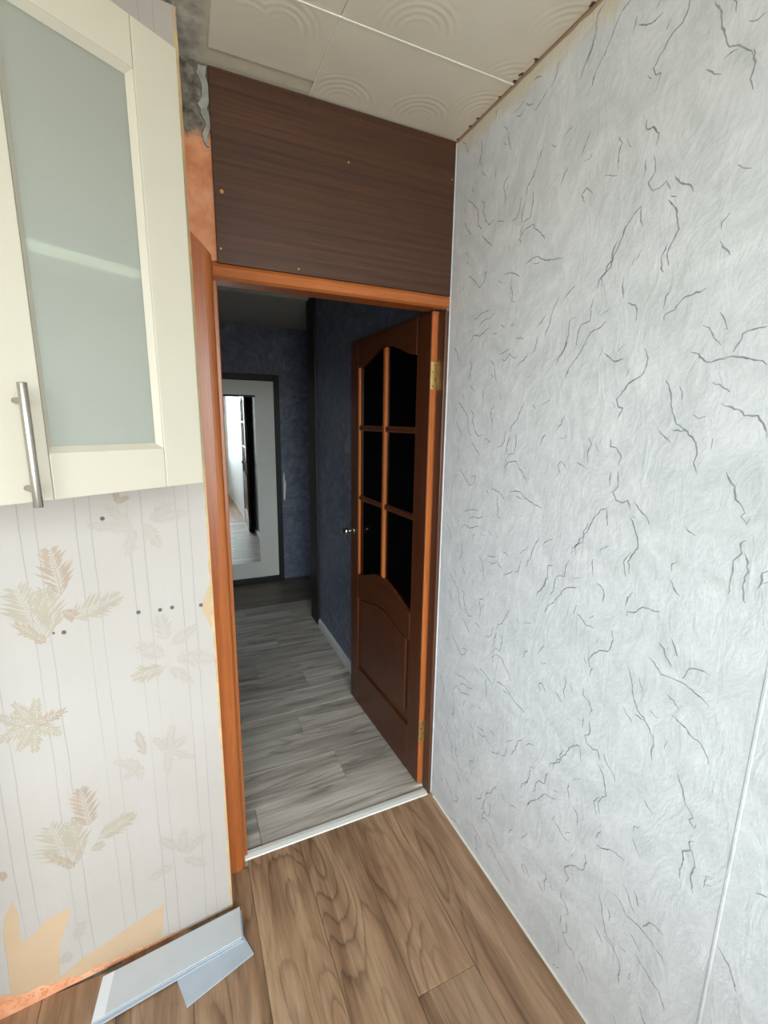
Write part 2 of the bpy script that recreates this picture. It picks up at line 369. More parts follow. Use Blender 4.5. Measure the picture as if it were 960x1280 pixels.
VEINS = [
 [(142, 1849), (161, 1873), (192, 1864), (223, 1876), (246, 1883)],
 [(214, 1821), (216, 1843), (229, 1847)],
 [(260, 1859), (282, 1857)],
 [(295, 1880), (318, 1867)],
 [(339, 1869), (356, 1871)],
 [(370, 1831), (389, 1828), (403, 1822)],
 [(297, 1795), (319, 1798), (342, 1803)],
 [(309, 1780), (327, 1775), (342, 1782), (347, 1792), (360, 1781), (375, 1774), (381, 1784)],
 [(384, 1755), (404, 1764), (422, 1776), (427, 1784)],
 [(435, 1778), (452, 1788), (457, 1806), (459, 1823)],
 [(454, 1844), (470, 1858), (485, 1874)],
 [(484, 1813), (490, 1832), (500, 1846), (504, 1865), (512, 1886), (529, 1909)],
 [(151, 1918), (176, 1924), (200, 1933), (236, 1934)],
 [(189, 1895), (206, 1908), (240, 1910), (265, 1919)],
 [(40, 1852), (63, 1832), (80, 1796)],
 [(150, 1804), (155, 1769), (137, 1728)],
 [(152, 1757), (153, 1727)],
 [(155, 1716), (183, 1688)],
 [(256, 1784), (279, 1765)],
 [(278, 1762), (284, 1733), (294, 1707)],
 [(260, 1741), (278, 1730)],
 [(566, 1800), (562, 1782), (543, 1758), (535, 1739)],
 [(572, 1705), (575, 1723)],
 [(318, 1680), (317, 1660)],
 [(230, 1692), (229, 1663)],
 [(108, 1690), (123, 1667)],
 [(86, 1664), (117, 1640), (147, 1613), (156, 1562), (177, 1547)],
 [(165, 1631), (182, 1617), (176, 1600), (192, 1567), (211, 1548), (236, 1552)],
 [(248, 1541), (284, 1532)],
 [(70, 1644), (81, 1625)],
 [(74, 1600), (98, 1570), (119, 1550)],
 [(296, 1645), (272, 1631), (277, 1604), (284, 1596), (281, 1575)],
 [(284, 1600), (293, 1621)],
 [(427, 1654), (418, 1638), (407, 1621), (399, 1599), (377, 1584), (372, 1563)],
 [(352, 1569), (349, 1537), (335, 1520), (317, 1517)],
 [(373, 1555), (362, 1525), (362, 1501), (353, 1497)],
 [(400, 1562), (402, 1531), (395, 1500), (371, 1500), (356, 1470)],
 [(359, 1441), (367, 1449), (357, 1460), (371, 1474), (389, 1479), (408, 1480), (420, 1464), (441, 1449), (458, 1428)],
 [(179, 1527), (204, 1504), (232, 1484)],
 [(89, 1509), (109, 1486)],
 [(97, 1478), (109, 1465)],
 [(114, 1430), (145, 1407), (180, 1377), (202, 1391), (212, 1417), (189, 1408)],
 [(78, 1393), (95, 1404)],
 [(389, 1387), (415, 1394), (433, 1394), (458, 1379), (486, 1370), (529, 1362)],
 [(420, 1378), (447, 1375)],
 [(271, 1377), (290, 1361)],
 [(298, 1385), (329, 1382), (353, 1371), (369, 1359)],
 [(334, 1366), (332, 1348), (341, 1326), (340, 1303), (356, 1296)],
 [(500, 1531), (507, 1551), (518, 1565)],
 [(504, 1556), (519, 1560)],
 [(456, 1642), (475, 1631)],
 [(495, 1640), (511, 1648), (525, 1652)],
 [(558, 1573), (570, 1591), (580, 1613)],
 [(572, 1555), (583, 1554), (593, 1563)],
 [(582, 1466), (571, 1484), (583, 1496), (604, 1475)],
 [(685, 1986), (674, 1960), (676, 1948), (665, 1942), (662, 1925), (645, 1913), (644, 1897)],
 [(727, 1925), (735, 1938)],
 [(712, 1904), (711, 1886), (718, 1860)],
 [(807, 1945), (801, 1932), (794, 1918), (798, 1899), (804, 1887)],
 [(904, 1914), (916, 1897), (926, 1886)],
 [(542, 1894), (552, 1907), (578, 1920)],
 [(637, 1878), (631, 1856), (630, 1831), (605, 1824), (597, 1803), (595, 1778), (587, 1764)],
 [(661, 1836), (682, 1846)],
 [(587, 1849), (569, 1841), (569, 1808), (552, 1761)],
 [(677, 1819), (658, 1810), (635, 1802), (619, 1775), (601, 1750), (581, 1729), (572, 1706)],
 [(729, 1848), (746, 1841), (753, 1831), (753, 1806)],
 [(824, 1857), (815, 1841), (812, 1819)],
 [(893, 1839), (875, 1835), (853, 1832), (836, 1814), (819, 1809), (817, 1796)],
 [(924, 1791), (932, 1777), (940, 1761), (934, 1762)],
 [(897, 1774), (912, 1762), (918, 1748), (933, 1733)],
 [(1002, 1755), (983, 1754), (967, 1749), (962, 1732), (955, 1720)],
 [(880, 1730), (895, 1722), (913, 1706), (935, 1710), (956, 1711), (979, 1707), (1003, 1698), (1012, 1691)],
 [(676, 1767), (670, 1742)],
 [(681, 1750), (712, 1730), (735, 1734)],
 [(719, 1750), (733, 1765)],
 [(785, 1748), (792, 1728), (787, 1700), (779, 1690), (757, 1682), (745, 1667), (729, 1647), (734, 1630), (745, 1628), (738, 1602)],
 [(715, 1643), (726, 1630)],
 [(837, 1681), (851, 1657), (856, 1630), (872, 1593), (890, 1585), (905, 1569), (915, 1555)],
 [(866, 1669), (875, 1654), (876, 1639)],
 [(865, 1581), (889, 1580)],
 [(928, 1669), (946, 1662), (960, 1650)],
 [(948, 1631), (966, 1623), (980, 1619), (989, 1610), (1009, 1609), (1020, 1595), (1029, 1575)],
 [(900, 1611), (914, 1604), (925, 1608)],
 [(838, 1580), (849, 1569), (865, 1557)],
 [(747, 1697), (751, 1710)],
 [(914, 1562), (920, 1538), (916, 1521), (923, 1501)],
 [(942, 1547), (945, 1567)],
 [(662, 1561), (671, 1544), (664, 1520), (668, 1499)],
 [(682, 1547), (695, 1527)],
 [(726, 1560), (726, 1541), (743, 1538), (757, 1519), (752, 1502)],
 [(753, 1487), (759, 1453), (745, 1439), (756, 1420), (773, 1418), (786, 1425), (796, 1405)],
 [(735, 1485), (735, 1455)],
 [(802, 1428), (815, 1411), (837, 1396), (842, 1383)],
 [(795, 1390), (810, 1371), (821, 1342), (823, 1325), (811, 1304), (805, 1290), (812, 1264)],
 [(798, 1393), (811, 1390)],
 [(735, 1401), (719, 1390), (702, 1371), (690, 1339), (679, 1323), (675, 1302), (653, 1285), (657, 1266)],
 [(733, 1398), (742, 1359)],
 [(737, 1299), (750, 1313)],
 [(916, 1396), (925, 1387), (939, 1380)],
 [(633, 1499), (665, 1484)],
 [(976, 1510), (986, 1492), (993, 1485), (998, 1462), (1011, 1452), (1017, 1442), (1012, 1433), (1023, 1422), (1026, 1434)],
 [(915, 1322), (903, 1312), (903, 1298)],
 [(1027, 1395), (1018, 1383), (1023, 1368), (1010, 1352), (1014, 1329), (1011, 1307), (1013, 1288)],
 [(1025, 1371), (1034, 1355), (1036, 1340), (1032, 1314), (1040, 1280)],
 [(1065, 1349), (1058, 1343), (1059, 1323), (1056, 1313)],
 [(1068, 1330), (1059, 1323)],
]
MOTIFS = [
 [((348, 1162), (360, 1278), 0.062, 1), ((392, 1049), (434, 1191), 0.095, 0), ((374, 1077), (382, 1182), 0.06, 0), ((337, 1101), (230, 1137), 0.06, 0), ((392, 1046), (445, 1106), 0.03, 1), ((351, 1121), (328, 1102), 0.03, 1)],
 [((437, 835), (471, 905), 0.03, 0), ((437, 835), (428, 901), 0.032, 0), ((437, 835), (375, 854), 0.032, 1), ((437, 835), (389, 792), 0.032, 0), ((437, 835), (445, 762), 0.03, 0), ((437, 835), (476, 777), 0.03, 0), ((451, 840), (501, 877), 0.03, 0), ((452, 834), (508, 815), 0.03, 0)],
 [((354, 497), (364, 617), 0.055, 1), ((400, 384), (439, 532), 0.085, 0), ((380, 420), (396, 526), 0.06, 0), ((340, 445), (249, 481), 0.05, 0), ((400, 384), (454, 456), 0.025, 1), ((359, 416), (331, 424), 0.03, 0)],
 [((222, 634), (281, 666), 0.03, 2), ((222, 634), (259, 605), 0.025, 2), ((222, 634), (225, 590), 0.025, 2), ((208, 659), (219, 737), 0.025, 3), ((149, 651), (131, 729), 0.03, 2), ((149, 651), (97, 678), 0.03, 2), ((149, 651), (83, 602), 0.025, 2), ((149, 651), (154, 576), 0.025, 2), ((149, 651), (181, 702), 0.025, 2)],
 [((182, 1313), (278, 1330), 0.03, 2), ((182, 1313), (235, 1373), 0.03, 2), ((182, 1313), (200, 1245), 0.03, 2), ((157, 1325), (125, 1257), 0.03, 2), ((144, 1331), (53, 1344), 0.035, 2), ((144, 1331), (91, 1369), 0.03, 2), ((212, 1378), (204, 1395), 0.04, 1)],
 [((131, 991), (139, 1063), 0.045, 2), ((137, 912), (216, 901), 0.045, 0), ((135, 943), (196, 990), 0.04, 2), ((108, 936), (10, 903), 0.045, 2), ((119, 972), (54, 1013), 0.035, 2), ((124, 908), (72, 843), 0.03, 2)],
 [((136, 289), (125, 367), 0.035, 2), ((164, 261), (223, 243), 0.035, 2), ((130, 285), (67, 322), 0.03, 2), ((131, 269), (74, 211), 0.03, 2), ((148, 312), (188, 367), 0.03, 2)],
 [((540, 449), (553, 438), 0.03, 1), ((419, 148), (401, 196), 0.03, 2), ((441, 123), (451, 90), 0.03, 2)],
]

# ================================================================== kitchen shell
# left wall stands a little skew: corner at C0, running along UD
C0 = Vector((-0.846, -0.161, 0)); UD = Vector((-0.9959, -0.0906, 0)); UN = Vector((0.0906, -0.9959, 0))
LW = math.atan2(UD.y, UD.x)
XW = -1.47; XR = -2.35

floor = struct(box('floor', (XR - .06, -2.83, -0.06), (0.02, 0.004, -0.012), M['ceiling']), 'brown oak laminate kitchen floor')
# planks: 192.6 mm wide, run along the long wall
PW = 0.1926; GX = -0.0089
def plank_mesh(w, l, along):
    """board 12 mm thick with a small chamfer round the top"""
    hx, hy = (w / 2, l / 2) if along == 1 else (l / 2, w / 2)
    g = 0.0005; ch = 0.0011; bm = bmesh.new()
    rings = [(hx - g, hy - g, -0.012), (hx - g, hy - g, -ch), (hx - g - ch, hy - g - ch, 0)]
    R_ = []
    for a, b, z in rings: R_.append([bm.verts.new(p) for p in ((-a, -b, z), (a, -b, z), (a, b, z), (-a, b, z))])
    for i in range(2):
        for k in range(4): bm.faces.new((R_[i][k], R_[i][(k + 1) % 4], R_[i + 1][(k + 1) % 4], R_[i + 1][k]))
    bm.faces.new(R_[2]); bm.faces.new(R_[0][::-1])
    return mesh('plank', bm)
cache = {}
def plank(x0, x1, y0, y1, mat, parent, along):
    w, l = (x1 - x0, y1 - y0) if along == 1 else (y1 - y0, x1 - x0)
    k = (round(w, 3), round(l, 3), along, mat.name)
    if k not in cache: cache[k] = plank_mesh(w, l, along)
    return link('plank', cache[k], mat, parent, ((x0 + x1) / 2, (y0 + y1) / 2, 0))
ends = {0: [-1.02, -2.4], 1: [-0.62, -2.0], 2: [-1.31], 3: [-0.92, -2.3], 4: [-1.55], 5: [-1.1, -2.48], 6: [-1.62], 7: [-0.8, -2.18]}
for k in range(8):
    x1 = 0.0 if k == 0 else GX - k * PW
    x0 = max(GX - (k + 1) * PW, XW)
    if k == 0: x0 = GX - PW
    if x1 - x0 < 0.01: continue
    ytop = 0.0 if x0 > -0.80 else (-0.0 if x1 > -0.8 else -0.168 if x1 > -0.99 else -0.205)
    if k == 4: ytop = -0.042
    ys = [ytop] + ends[k] + [-2.75]
    for a, b in zip(ys[:-1], ys[1:]): plank(x0, x1, b, a, M['oak'], floor, 1)

for k in range(7, 13):
    x1 = GX - k * PW if k > 7 else XW; x0 = max(GX - (k + 1) * PW, XR)
    if x1 - x0 > 0.02: plank(x0, x1, -2.75, -0.79 - 0.0, M['oak'], floor, 1)

# right wall with two rolls of wallpaper
wr = struct(box('wall_right', (0.0, -2.83, -0.02), (0.12, -0.006, H + .05), M['backing']), 'pale blue-grey embossed wallpaper wall with dark veins')
def roll(y0, y1):
    bm = bmesh.new()
    n = 40
    top = [(y0 + (y1 - y0) * i / n, H - 0.006 - 0.004 * random.random()) for i in range(n + 1)]
    pts = [(y0, 0.002), (y1, 0.002)] + top[::-1]
    return prism('wallpaper_roll', pts, 0, -0.0012, 0.0, M['wp_blue'], wr)
roll(-1.0915, -0.004); roll(-2.15, -1.0925); roll(-2.75, -2.1505)
def ribbon(bm, pts, w, x, jag=0.0016):
    # resample, roughen, then lay a thin raised strip of varying width
    P = []
    for (a, b), (c, d) in zip(pts[:-1], pts[1:]):
        L = math.hypot(c - a, d - b); n = max(1, int(L / 0.006))
        for i in range(n): P.append((a + (c - a) * i / n, b + (d - b) * i / n))
    P.append(pts[-1])
    P = [(p[0] + random.uniform(-jag, jag), p[1] + random.uniform(-jag, jag)) for p in P]
    n = len(P); L_, R_ = [], []
    for i, p in enumerate(P):
        q0 = P[max(0, i - 1)]; q1 = P[min(n - 1, i + 1)]
        dx, dy = q1[0] - q0[0], q1[1] - q0[1]; l = math.hypot(dx, dy) or 1
        ww = w * random.uniform(0.45, 1.15) * (0.35 + 0.65 * min(1, min(i, n - 1 - i) / 2.0))
        L_.append(bm.verts.new((x, p[0] - dy / l * ww, p[1] + dx / l * ww)))
        R_.append(bm.verts.new((x, p[0] + dy / l * ww, p[1] - dx / l * ww)))
    for i in range(n - 1): bm.faces.new((L_[i], L_[i + 1], R_[i + 1], R_[i]))
bm = bmesh.new()
for dy in (0.0, -1.06):
    for kz in range(-3, 2):
        for st in VEINS:
            pts = [(-a / 1000 + dy, b / 1000 + 0.634 * kz) for a, b in st]
            if min(p[1] for p in pts) < 0.01 or max(p[1] for p in pts) > H - 0.012: continue
            if min(p[0] for p in pts) < -2.15: continue
            ribbon(bm, pts, 0.0017, -0.00135)
vo_ = link('wallpaper_vein', mesh('wallpaper_vein', bm), M['vein'], wr); vo_['kind'] = 'stuff'
sb = prism('seam_bead', [(-1.0955, -0.0012), (-1.0937, -0.0019), (-1.0903, -0.0019), (-1.0885, -0.0012)], 2, 0.003, H - 0.01, M['wp_blue'], wr)
for vtx in sb.data.vertices: vtx.co = Vector((vtx.co.y, vtx.co.x, vtx.co.z))
box('floor_caulk', (-0.006, -2.75, 0.0), (-0.0012, -0.03, 0.005), M['bead'], wr)
box('corner_bead', (-0.0035, -0.009, 0.01), (0.0, -0.004, H - 0.004), M['wp_blue'], wr, 0.001)

# left wall: plaster core, torn paper backing, striped wallpaper
wl = struct(prism('wall_left', [(C0.x, C0.y), (XW, C0.y + (XW - C0.x) / UD.x * UD.y), (XW, 0.10), (C0.x, 0.10)], 2, 0, H + .006, M['plaster']), 'cream striped fern-leaf wallpaper wall, torn at its foot')
def on_left(o, off=0.0):
    o.parent = wl
    o.matrix_local = Matrix.Translation(C0 + UN * off) @ Matrix(((UD.x, -UN.x, 0, 0), (UD.y, -UN.y, 0, 0), (0, 0, 1, 0), (0, 0, 0, 1)))
    return o
def sheet(name, pts, th, mat):
    # polygon in (u, z); outer face at local y = -th
    return prism(name, pts, 1, -th, 0.0, mat)
rnd = random.Random(3)
UMAX = 0.624
edge_b = [(0.0005 + 0.002 * rnd.random(), z / 100) for z in range(0, 250, 4)]
back_pts = [(UMAX, 0.085), (0.5967, 0.072), (0.571, 0.058), (0.5407, 0.046), (0.51, 0.05), (0.4821, 0.03), (0.455, 0.034), (0.43, 0.018), (0.393, 0.02), (0.36, 0.014), (0.32, 0.016), (0.27, 0.008), (0.2218, 0.009), (0.1575, 0.004)] + edge_b + [(0.0, H - 0.003), (UMAX, H - 0.003)]
on_left(sheet('paper_backing', back_pts, 0.0008, M['backing']))
edge_w = []
for i, zz in enumerate(range(1, 250, 2)):
    z = zz / 100
    u = 0.004 + 0.005 * rnd.random()
    if 0.99 < z < 1.14: u = 0.006 + 0.026 * max(0.0, 1 - abs(z - 1.065) / 0.075) + 0.004 * rnd.random()
    if 1.9 < z: u += 0.004 * rnd.random()
    edge_w.append((u, z))
tear = [(0.5951, 0.0825), (0.5728, 0.0702), (0.5674, 0.2671), (0.5587, 0.3166), (0.537, 0.3531), (0.5305, 0.3078), (0.5359, 0.2082), (0.4999, 0.2316), (0.4758, 0.2541), (0.4211, 0.2598), (0.431, 0.2253), (0.4565, 0.1536), (0.4672, 0.0505), (0.4058, 0.0778), (0.3194, 0.1015), (0.1964, 0.1336), (0.2013, 0.0882), (0.2116, 0.018), (0.1572, 0.010), (0.1074, 0.004)]
# roughen the torn outline
tr = []
for p, q in zip(tear[:-1], tear[1:]):
    n = max(1, int(math.hypot(q[0] - p[0], q[1] - p[1]) / 0.012))
    for i in range(n):
        f = i / n; tr.append((p[0] + (q[0] - p[0]) * f + (rnd.uniform(-.0012, .0012) if i else 0), p[1] + (q[1] - p[1]) * f + (rnd.uniform(-.0012, .0012) if i else 0)))
tr.append(tear[-1])
on_left(sheet('striped_wallpaper', [(UMAX, 0.10)] + tr + edge_w + [(0.006, H - 0.003), (UMAX, H - 0.003)], 0.0008, M['wp_cream']), 0.0008)
on_left(sheet('ochre_edge', [(0.009, 0.01)] + [(0.0002 + 0.001 * (i % 3), 0.01 + i * 0.04) for i in range(62)] + [(0.009, 2.46)], 0.0005, M['ochre']), 0.0008)
# loose plaster crumbs along the torn foot
bm = bmesh.new()
for i in range(70):
    u = rnd.uniform(0.2, 0.62); s = rnd.uniform(0.002, 0.006)
    z = rnd.uniform(0.003, 0.004 + 0.05 * (u - 0.2) / 0.4)
    bmesh.ops.create_icosphere(bm, subdivisions=1, radius=s, matrix=Matrix.Translation((u, -0.001, z)) @ Matrix.Diagonal((1, 0.45, 0.8, 1)))
cr_o = on_left(link('plaster_crumbs', mesh('plaster_crumbs', bm), M['plaster'])); cr_o['kind'] = 'stuff'

# printed fern motifs
def frond(bm, a, b, w, rg):
    ax, az = a; bx, bz = b
    L = math.hypot(bx - ax, bz - az); dx, dz = (bx - ax) / L, (bz - az) / L; px, pz = -dz, dx
    n = max(6, int(L / 0.0075))
    def tri(pts):
        bm.faces.new([bm.verts.new((x, rg.uniform(-0.00012, 0), z)) for x, z in pts])
    tri([(ax - px * .0012, az - pz * .0012), (ax + px * .0012, az + pz * .0012), (bx + px * .0005, bz + pz * .0005), (bx - px * .0005, bz - pz * .0005)])
    for i in range(n):
        f = (i + 0.5) / n
        ll = w * (0.35 + 0.75 * math.sin(math.pi * min(1, 0.15 + 0.85 * f) ** 0.8)) * rg.uniform(0.75, 1.2) * 0.74
        cx, cz = ax + dx * L * f, az + dz * L * f
        for s in (-1, 1):
            an = rg.uniform(0.65, 0.95)
            ex, ez = cx + (dx * math.cos(an) + s * px * math.sin(an)) * ll, cz + (dz * math.cos(an) + s * pz * math.sin(an)) * ll
            mx_, mz_ = cx * .5 + ex * .5, cz * .5 + ez * .5
            wd = 0.0052 * rg.uniform(0.7, 1.2)
            tri([(cx, cz), (mx_ + dx * wd, mz_ + dz * wd), (ex, ez), (mx_ - dx * wd, mz_ - dz * wd)])
for mo in MOTIFS:
    bm = bmesh.new(); me = None; idx = []
    for (a, b, w, c) in mo:
        f0 = len(bm.faces)
        frond(bm, (a[0] / 1000, a[1] / 1000), (b[0] / 1000, b[1] / 1000), w, rnd)
        idx += [c] * (len(bm.faces) - f0)
    me = bpy.data.meshes.new('fern_print'); bm.to_mesh(me); bm.free()
    for k in range(4): me.materials.append(M['leaf%d' % k])
    for p, c in zip(me.polygons, idx): p.material_index = c
    on_left(link('fern_print', me), 0.00185)
for u, z in ((0.2467, 1.3446), (0.189, 1.0848), (0.1376, 1.0813), (0.1079, 1.0824), (0.0343, 1.0751), (0.354, 1.0651), (0.3749, 1.0677)):
    bm = bmesh.new(); r = 0.0052 if u < 0.37 else 0.003
    add_cyl(bm, (0, -0.0012, 0), (0, 0.004, 0), r, 12); add_cyl(bm, (0, -0.002, 0), (0, 0.004, 0), r * 0.55, 8)
    for vtx in bm.verts: vtx.co += Vector((u, 0, z))
    on_left(link('dowel_hole', mesh('dowel_hole', bm), M['hole']), 0.0016)

# west and window walls (behind the camera), ceiling
struct(box('wall_duct', (XR, -0.78, -0.02), (XW, 0.0, H + .05), M['white_wall']), 'pale boxed-in duct in the corner')
struct(box('wall_west', (XR - 0.10, -2.83, -0.02), (XR, 0.0, H + .05), M['white_wall']), 'pale painted side wall')
wb = struct(boxes('wall_back', [((XR - .1, WY - .1, -0.02), (WX0, WY, H + .05)), ((WX1, WY - .1, -0.02), (0.12, WY, H + .05)), ((WX0, WY - .1, -0.02), (WX1, WY, WZ0)), ((WX0, WY - .1, WZ1), (WX1, WY, H + .05))], M['white_wall']), 'pale wall around the kitchen window')
win = struct(empty('window_1', ((WX0 + WX1) / 2, WY, WZ0)), 'white framed kitchen window')
cx = (WX0 + WX1) / 2; hw = (WX1 - WX0) / 2; hh = WZ1 - WZ0
boxes('window_frame', [((-hw, -.08, 0), (-hw + .05, -.02, hh)), ((hw - .05, -.08, 0), (hw, -.02, hh)), ((-hw + .05, -.08, 0), (hw - .05, -.02, .05)), ((-hw + .05, -.08, hh - .05), (hw - .05, -.02, hh)), ((-.035, -.08, .05), (.035, -.02, hh - .05))], M['white_paint'], win)
for s in (-1, 1):
    x0, x1 = sorted((s * .035, s * (hw - .05)))
    box('window_pane', (x0, -.052, .05), (x1, -.048, hh - .05), M['glass'], win)
box('window_sill', (-hw - .0, .001, -.03), (hw + .0, .16, 0.0), M['white_paint'], win, 0.004)

ce = struct(box('ceiling', (XR - .1, -2.85, H + 0.006), (0.12, 0.06, H + 0.12), M['ceiling']), 'kitchen ceiling of white foam tiles with swirl relief')
def ctile(x0, x1, y0, y1):
    bm = bmesh.new(); w, d = x1 - x0, y1 - y0
    a = [bm.verts.new(p) for p in ((-w / 2, -d / 2, .006), (w / 2, -d / 2, .006), (w / 2, d / 2, .006), (-w / 2, d / 2, .006))]
    e = .0025
    b = [bm.verts.new(p) for p in ((-w / 2, -d / 2, .0025), (w / 2, -d / 2, .0025), (w / 2, d / 2, .0025), (-w / 2, d / 2, .0025))]
    c = [bm.verts.new(p) for p in ((-w / 2 + e, -d / 2 + e, 0), (w / 2 - e, -d / 2 + e, 0), (w / 2 - e, d / 2 - e, 0), (-w / 2 + e, d / 2 - e, 0))]
    for p, q in ((a, b), (b, c)):
        for k in range(4): bm.faces.new((p[k], p[(k + 1) % 4], q[(k + 1) % 4], q[k]))
    bm.faces.new(c); bm.faces.new(a[::-1])
    return link('ceiling_tile', mesh('ceiling_tile', bm), M['tile'], ce, ((x0 + x1) / 2, (y0 + y1) / 2, H))
ctile(-0.4995, -0.003, -0.2895, -0.002); ctile(-0.775, -0.5005, -0.2895, -0.066)
for r in range(5):
    y1 = -0.2905 - 0.5 * r; y0 = max(y1 - 0.499, -2.745)
    for x0, x1 in ((-0.4995, -0.003), (-0.9995, -0.5005), (XW + .003, -1.0005)) if r == 0 else ((-0.4995, -0.003), (-0.9995, -0.5005), (-1.4995, -1.0005), (-1.9995, -1.5005), (XR + .003, -2.0005)): ctile(x0, x1, y0, y1)
for (x0, x1, y) in ((-0.77, -0.003, -0.29), (XW + .01, -0.003, -0.79)):
    prism('joint_bead', [(y - .0035, H + .0008), (y - .002, H - .0012), (y + .002, H - .0012), (y + .0035, H + .0008)], 0, x0, x1, M['bead'], ce)
box('joint_bead', (-0.5015, -0.288, H - .0002), (-0.4985, -0.004, H + .002), M['bead'], ce)

# mould specks along the ceiling corner of the right wall
g = random.Random(9)
for k in range(9):
    y = -0.02 - 0.07 * k * g.uniform(.8, 1.2); bm = bmesh.new(); s = (0.011 if k == 4 else 0.006) * g.uniform(.7, 1.2)
    n_ = 9; vv = [bm.verts.new((-0.004 - s * (1 + math.cos(6.283 * i / n_)) * g.uniform(.5, 1), y + s * math.sin(6.283 * i / n_) * g.uniform(.6, 1.3), H - 0.0004)) for i in range(n_)]
    v2 = [bm.verts.new((v_.co.x, v_.co.y, H + 0.001)) for v_ in vv]
    bm.faces.new(vv)
    for i in range(n_): bm.faces.new((vv[i], v2[i], v2[(i + 1) % n_], vv[(i + 1) % n_]))
    link('mould_speck', mesh('mould_speck', bm), M['hole'], ce)

# ================================================================== doorway
YD = 0.10
wd = struct(boxes('wall_doorway', [((-0.846, 0.0, -0.02), (-0.802, YD, H + .006)), ((-0.802, 0.002, 2.03), (0.02, YD, H + .006))], M['plaster']), 'chipped salmon plaster reveal beside the doorway')
# grey filler running down the plaster at the top
g = random.Random(5); lf, rg_ = [], []
for i in range(30):
    z = 2.31 + i * 0.0064; w_ = 0.004 + 0.009 * min(1, i / 12)
    c_x = -0.780 - 0.006 * math.sin(i * 0.55)
    lf.append((c_x - w_ * g.uniform(.6, 1.3), z)); rg_.append((c_x + w_ * g.uniform(.4, .8), z))
prism('filler', lf + rg_[::-1], 1, -0.006, 0.0, M['caulk_grey'], wd, 0.001)

pan = tag(box('wood_panel', (-0.772, -0.014, 2.022), (-0.008, 0.002, H - 0.004), M['panel_wood'], None, 0.0012, 1), 'dark brown wood-grain panel screwed in above the doorway', 'panel')
for x, z in ((-0.752, 2.204), (-0.383, 2.354), (-0.542, 2.036), (-0.762, 2.059), (-0.018, 2.382)):
    bm = bmesh.new(); add_cyl(bm, (x, -0.016, z), (x, -0.010, z), 0.0052 if x < -0.75 and z > 2.1 else 0.003, 10)
    add_cyl(bm, (x, -0.0168, z), (x, -0.0155, z), 0.002, 6)
    link('screw', mesh('screw', bm), M['screw'], pan)

# casings: left post with mitred head, head strip under the panel, right post with shade in its colour
def post_profile(x0, x1, y0, y1, r, n=5):
    pts = [(x0, y1), (x0, y0)]
    for i in range(n + 1):
        a = math.pi / 2 * i / n; pts.append((x1 - r + r * math.sin(a), y0 + r - r * math.cos(a)))
    pts.append((x1, y1)); return pts
tl = prism('trim_1', post_profile(-0.845, -0.789, -0.045, 0.0, 0.022), 2, 0.0, 2.06, M['door_wood'])
for vtx in tl.data.vertices:                                  # saw the top to a mitre
    if vtx.co.z > 1.0: vtx.co.z = 2.085 - (vtx.co.x + 0.845) * 0.95 - 0.0
struct(tl, 'orange-brown door casing beside the cream wallpaper')
th = prism('trim_2', [(-0.001, 1.978), (-0.018, 1.978), (-0.028, 1.984), (-0.033, 1.994), (-0.031, 2.006), (-0.024, 2.016), (-0.012, 2.0215), (-0.001, 2.0215)], 0, -0.789, -0.0205, M['door_wood_h'])
struct(th, 'rounded orange-brown head casing under the dark panel')
struct(box('trim_3', (-0.0205, -0.012, 0.0), (-0.0065, 0.038, 1.976), M['shaded_trim'], None, 0.003), 'narrow door post with painted shade against the blue-grey wall')
struct(boxes('trim_4', [((-0.802, 0.001, 0.0), (-0.776, 0.10, 2.03)), ((-0.776, 0.001, 1.99), (-0.0205, 0.10, 2.03))], M['door_wood'], None, 0.003), 'orange-brown door frame lining')
# threshold strip, bent up slightly along its back edge
tp = prism('trim_5', [(-0.014, 0.0), (-0.012, 0.0045), (0.004, 0.0068), (0.020, 0.0058), (0.026, 0.0)], 0, -0.795, -0.0205, M['white_strip'])
struct(tp, 'thin white threshold strip between brown and grey floors')

# ================================================================== hall
XH = 0.014; YE = 1.77; YF = 2.97; XL = -1.15
fh = struct(box('floor_hall', (XL - .05, 0.004, -0.06), (1.3, YF + .1, -0.012), M['ceiling']), 'grey oak laminate hall floor')
ys = [0.02, 0.207, 0.399, 0.592, 0.784, 0.977, 1.170, 1.362, 1.555, 1.747, 1.940, 2.133, 2.325]
cuts = {0: [-0.72], 1: [-0.312], 2: [-0.86], 3: [-0.416], 4: [-0.70], 5: [-0.28], 6: [-0.55], 7: [-0.9], 8: [-0.35], 9: [-0.62], 10: [-0.15], 11: [-0.5]}
for i in range(12):
    xe = XH if ys[i + 1] < YE else 1.25
    xs = [XL] + cuts[i] + [xe]
    for a, b in zip(xs[:-1], xs[1:]): plank(a, b, ys[i], ys[i + 1], M['grey_oak'], fh, 0)
for a, b in ((2.325, 2.518), (2.518, 2.71), (2.71, 2.903), (2.903, YF)):
    plank(XL, -0.3 - a / 9, a, b, M['brown_oak2'], fh, 0); plank(-0.3 - a / 9, 1.25, a, b, M['brown_oak2'], fh, 0)
struct(box('wall_hall_right', (XH, 0.04, -0.02), (0.15, YE, H + .01), M['navy']), 'navy mottled wallpaper wall behind the glazed door')
struct(box('trim_6', (XH - 0.016, YE, 0.0), (0.15, YE + 0.20, 2.44), M['black'], None, 0.004), 'black corner trim at the end of the navy wall')
struct(box('wall_hall_return', (0.15, YE, -0.02), (1.3, YE + 0.1, H + .01), M['navy']), 'navy wall of the side passage')
struct(box('wall_hall_side', (1.25, YE + .1, -0.02), (1.35, YF + .1, H + .01), M['navy']), 'end wall of the side passage')
struct(box('wall_hall_far', (XL - .1, YF, -0.02), (1.3, YF + .1, H + .01), M['navy']), 'navy wallpaper wall around the entrance door')
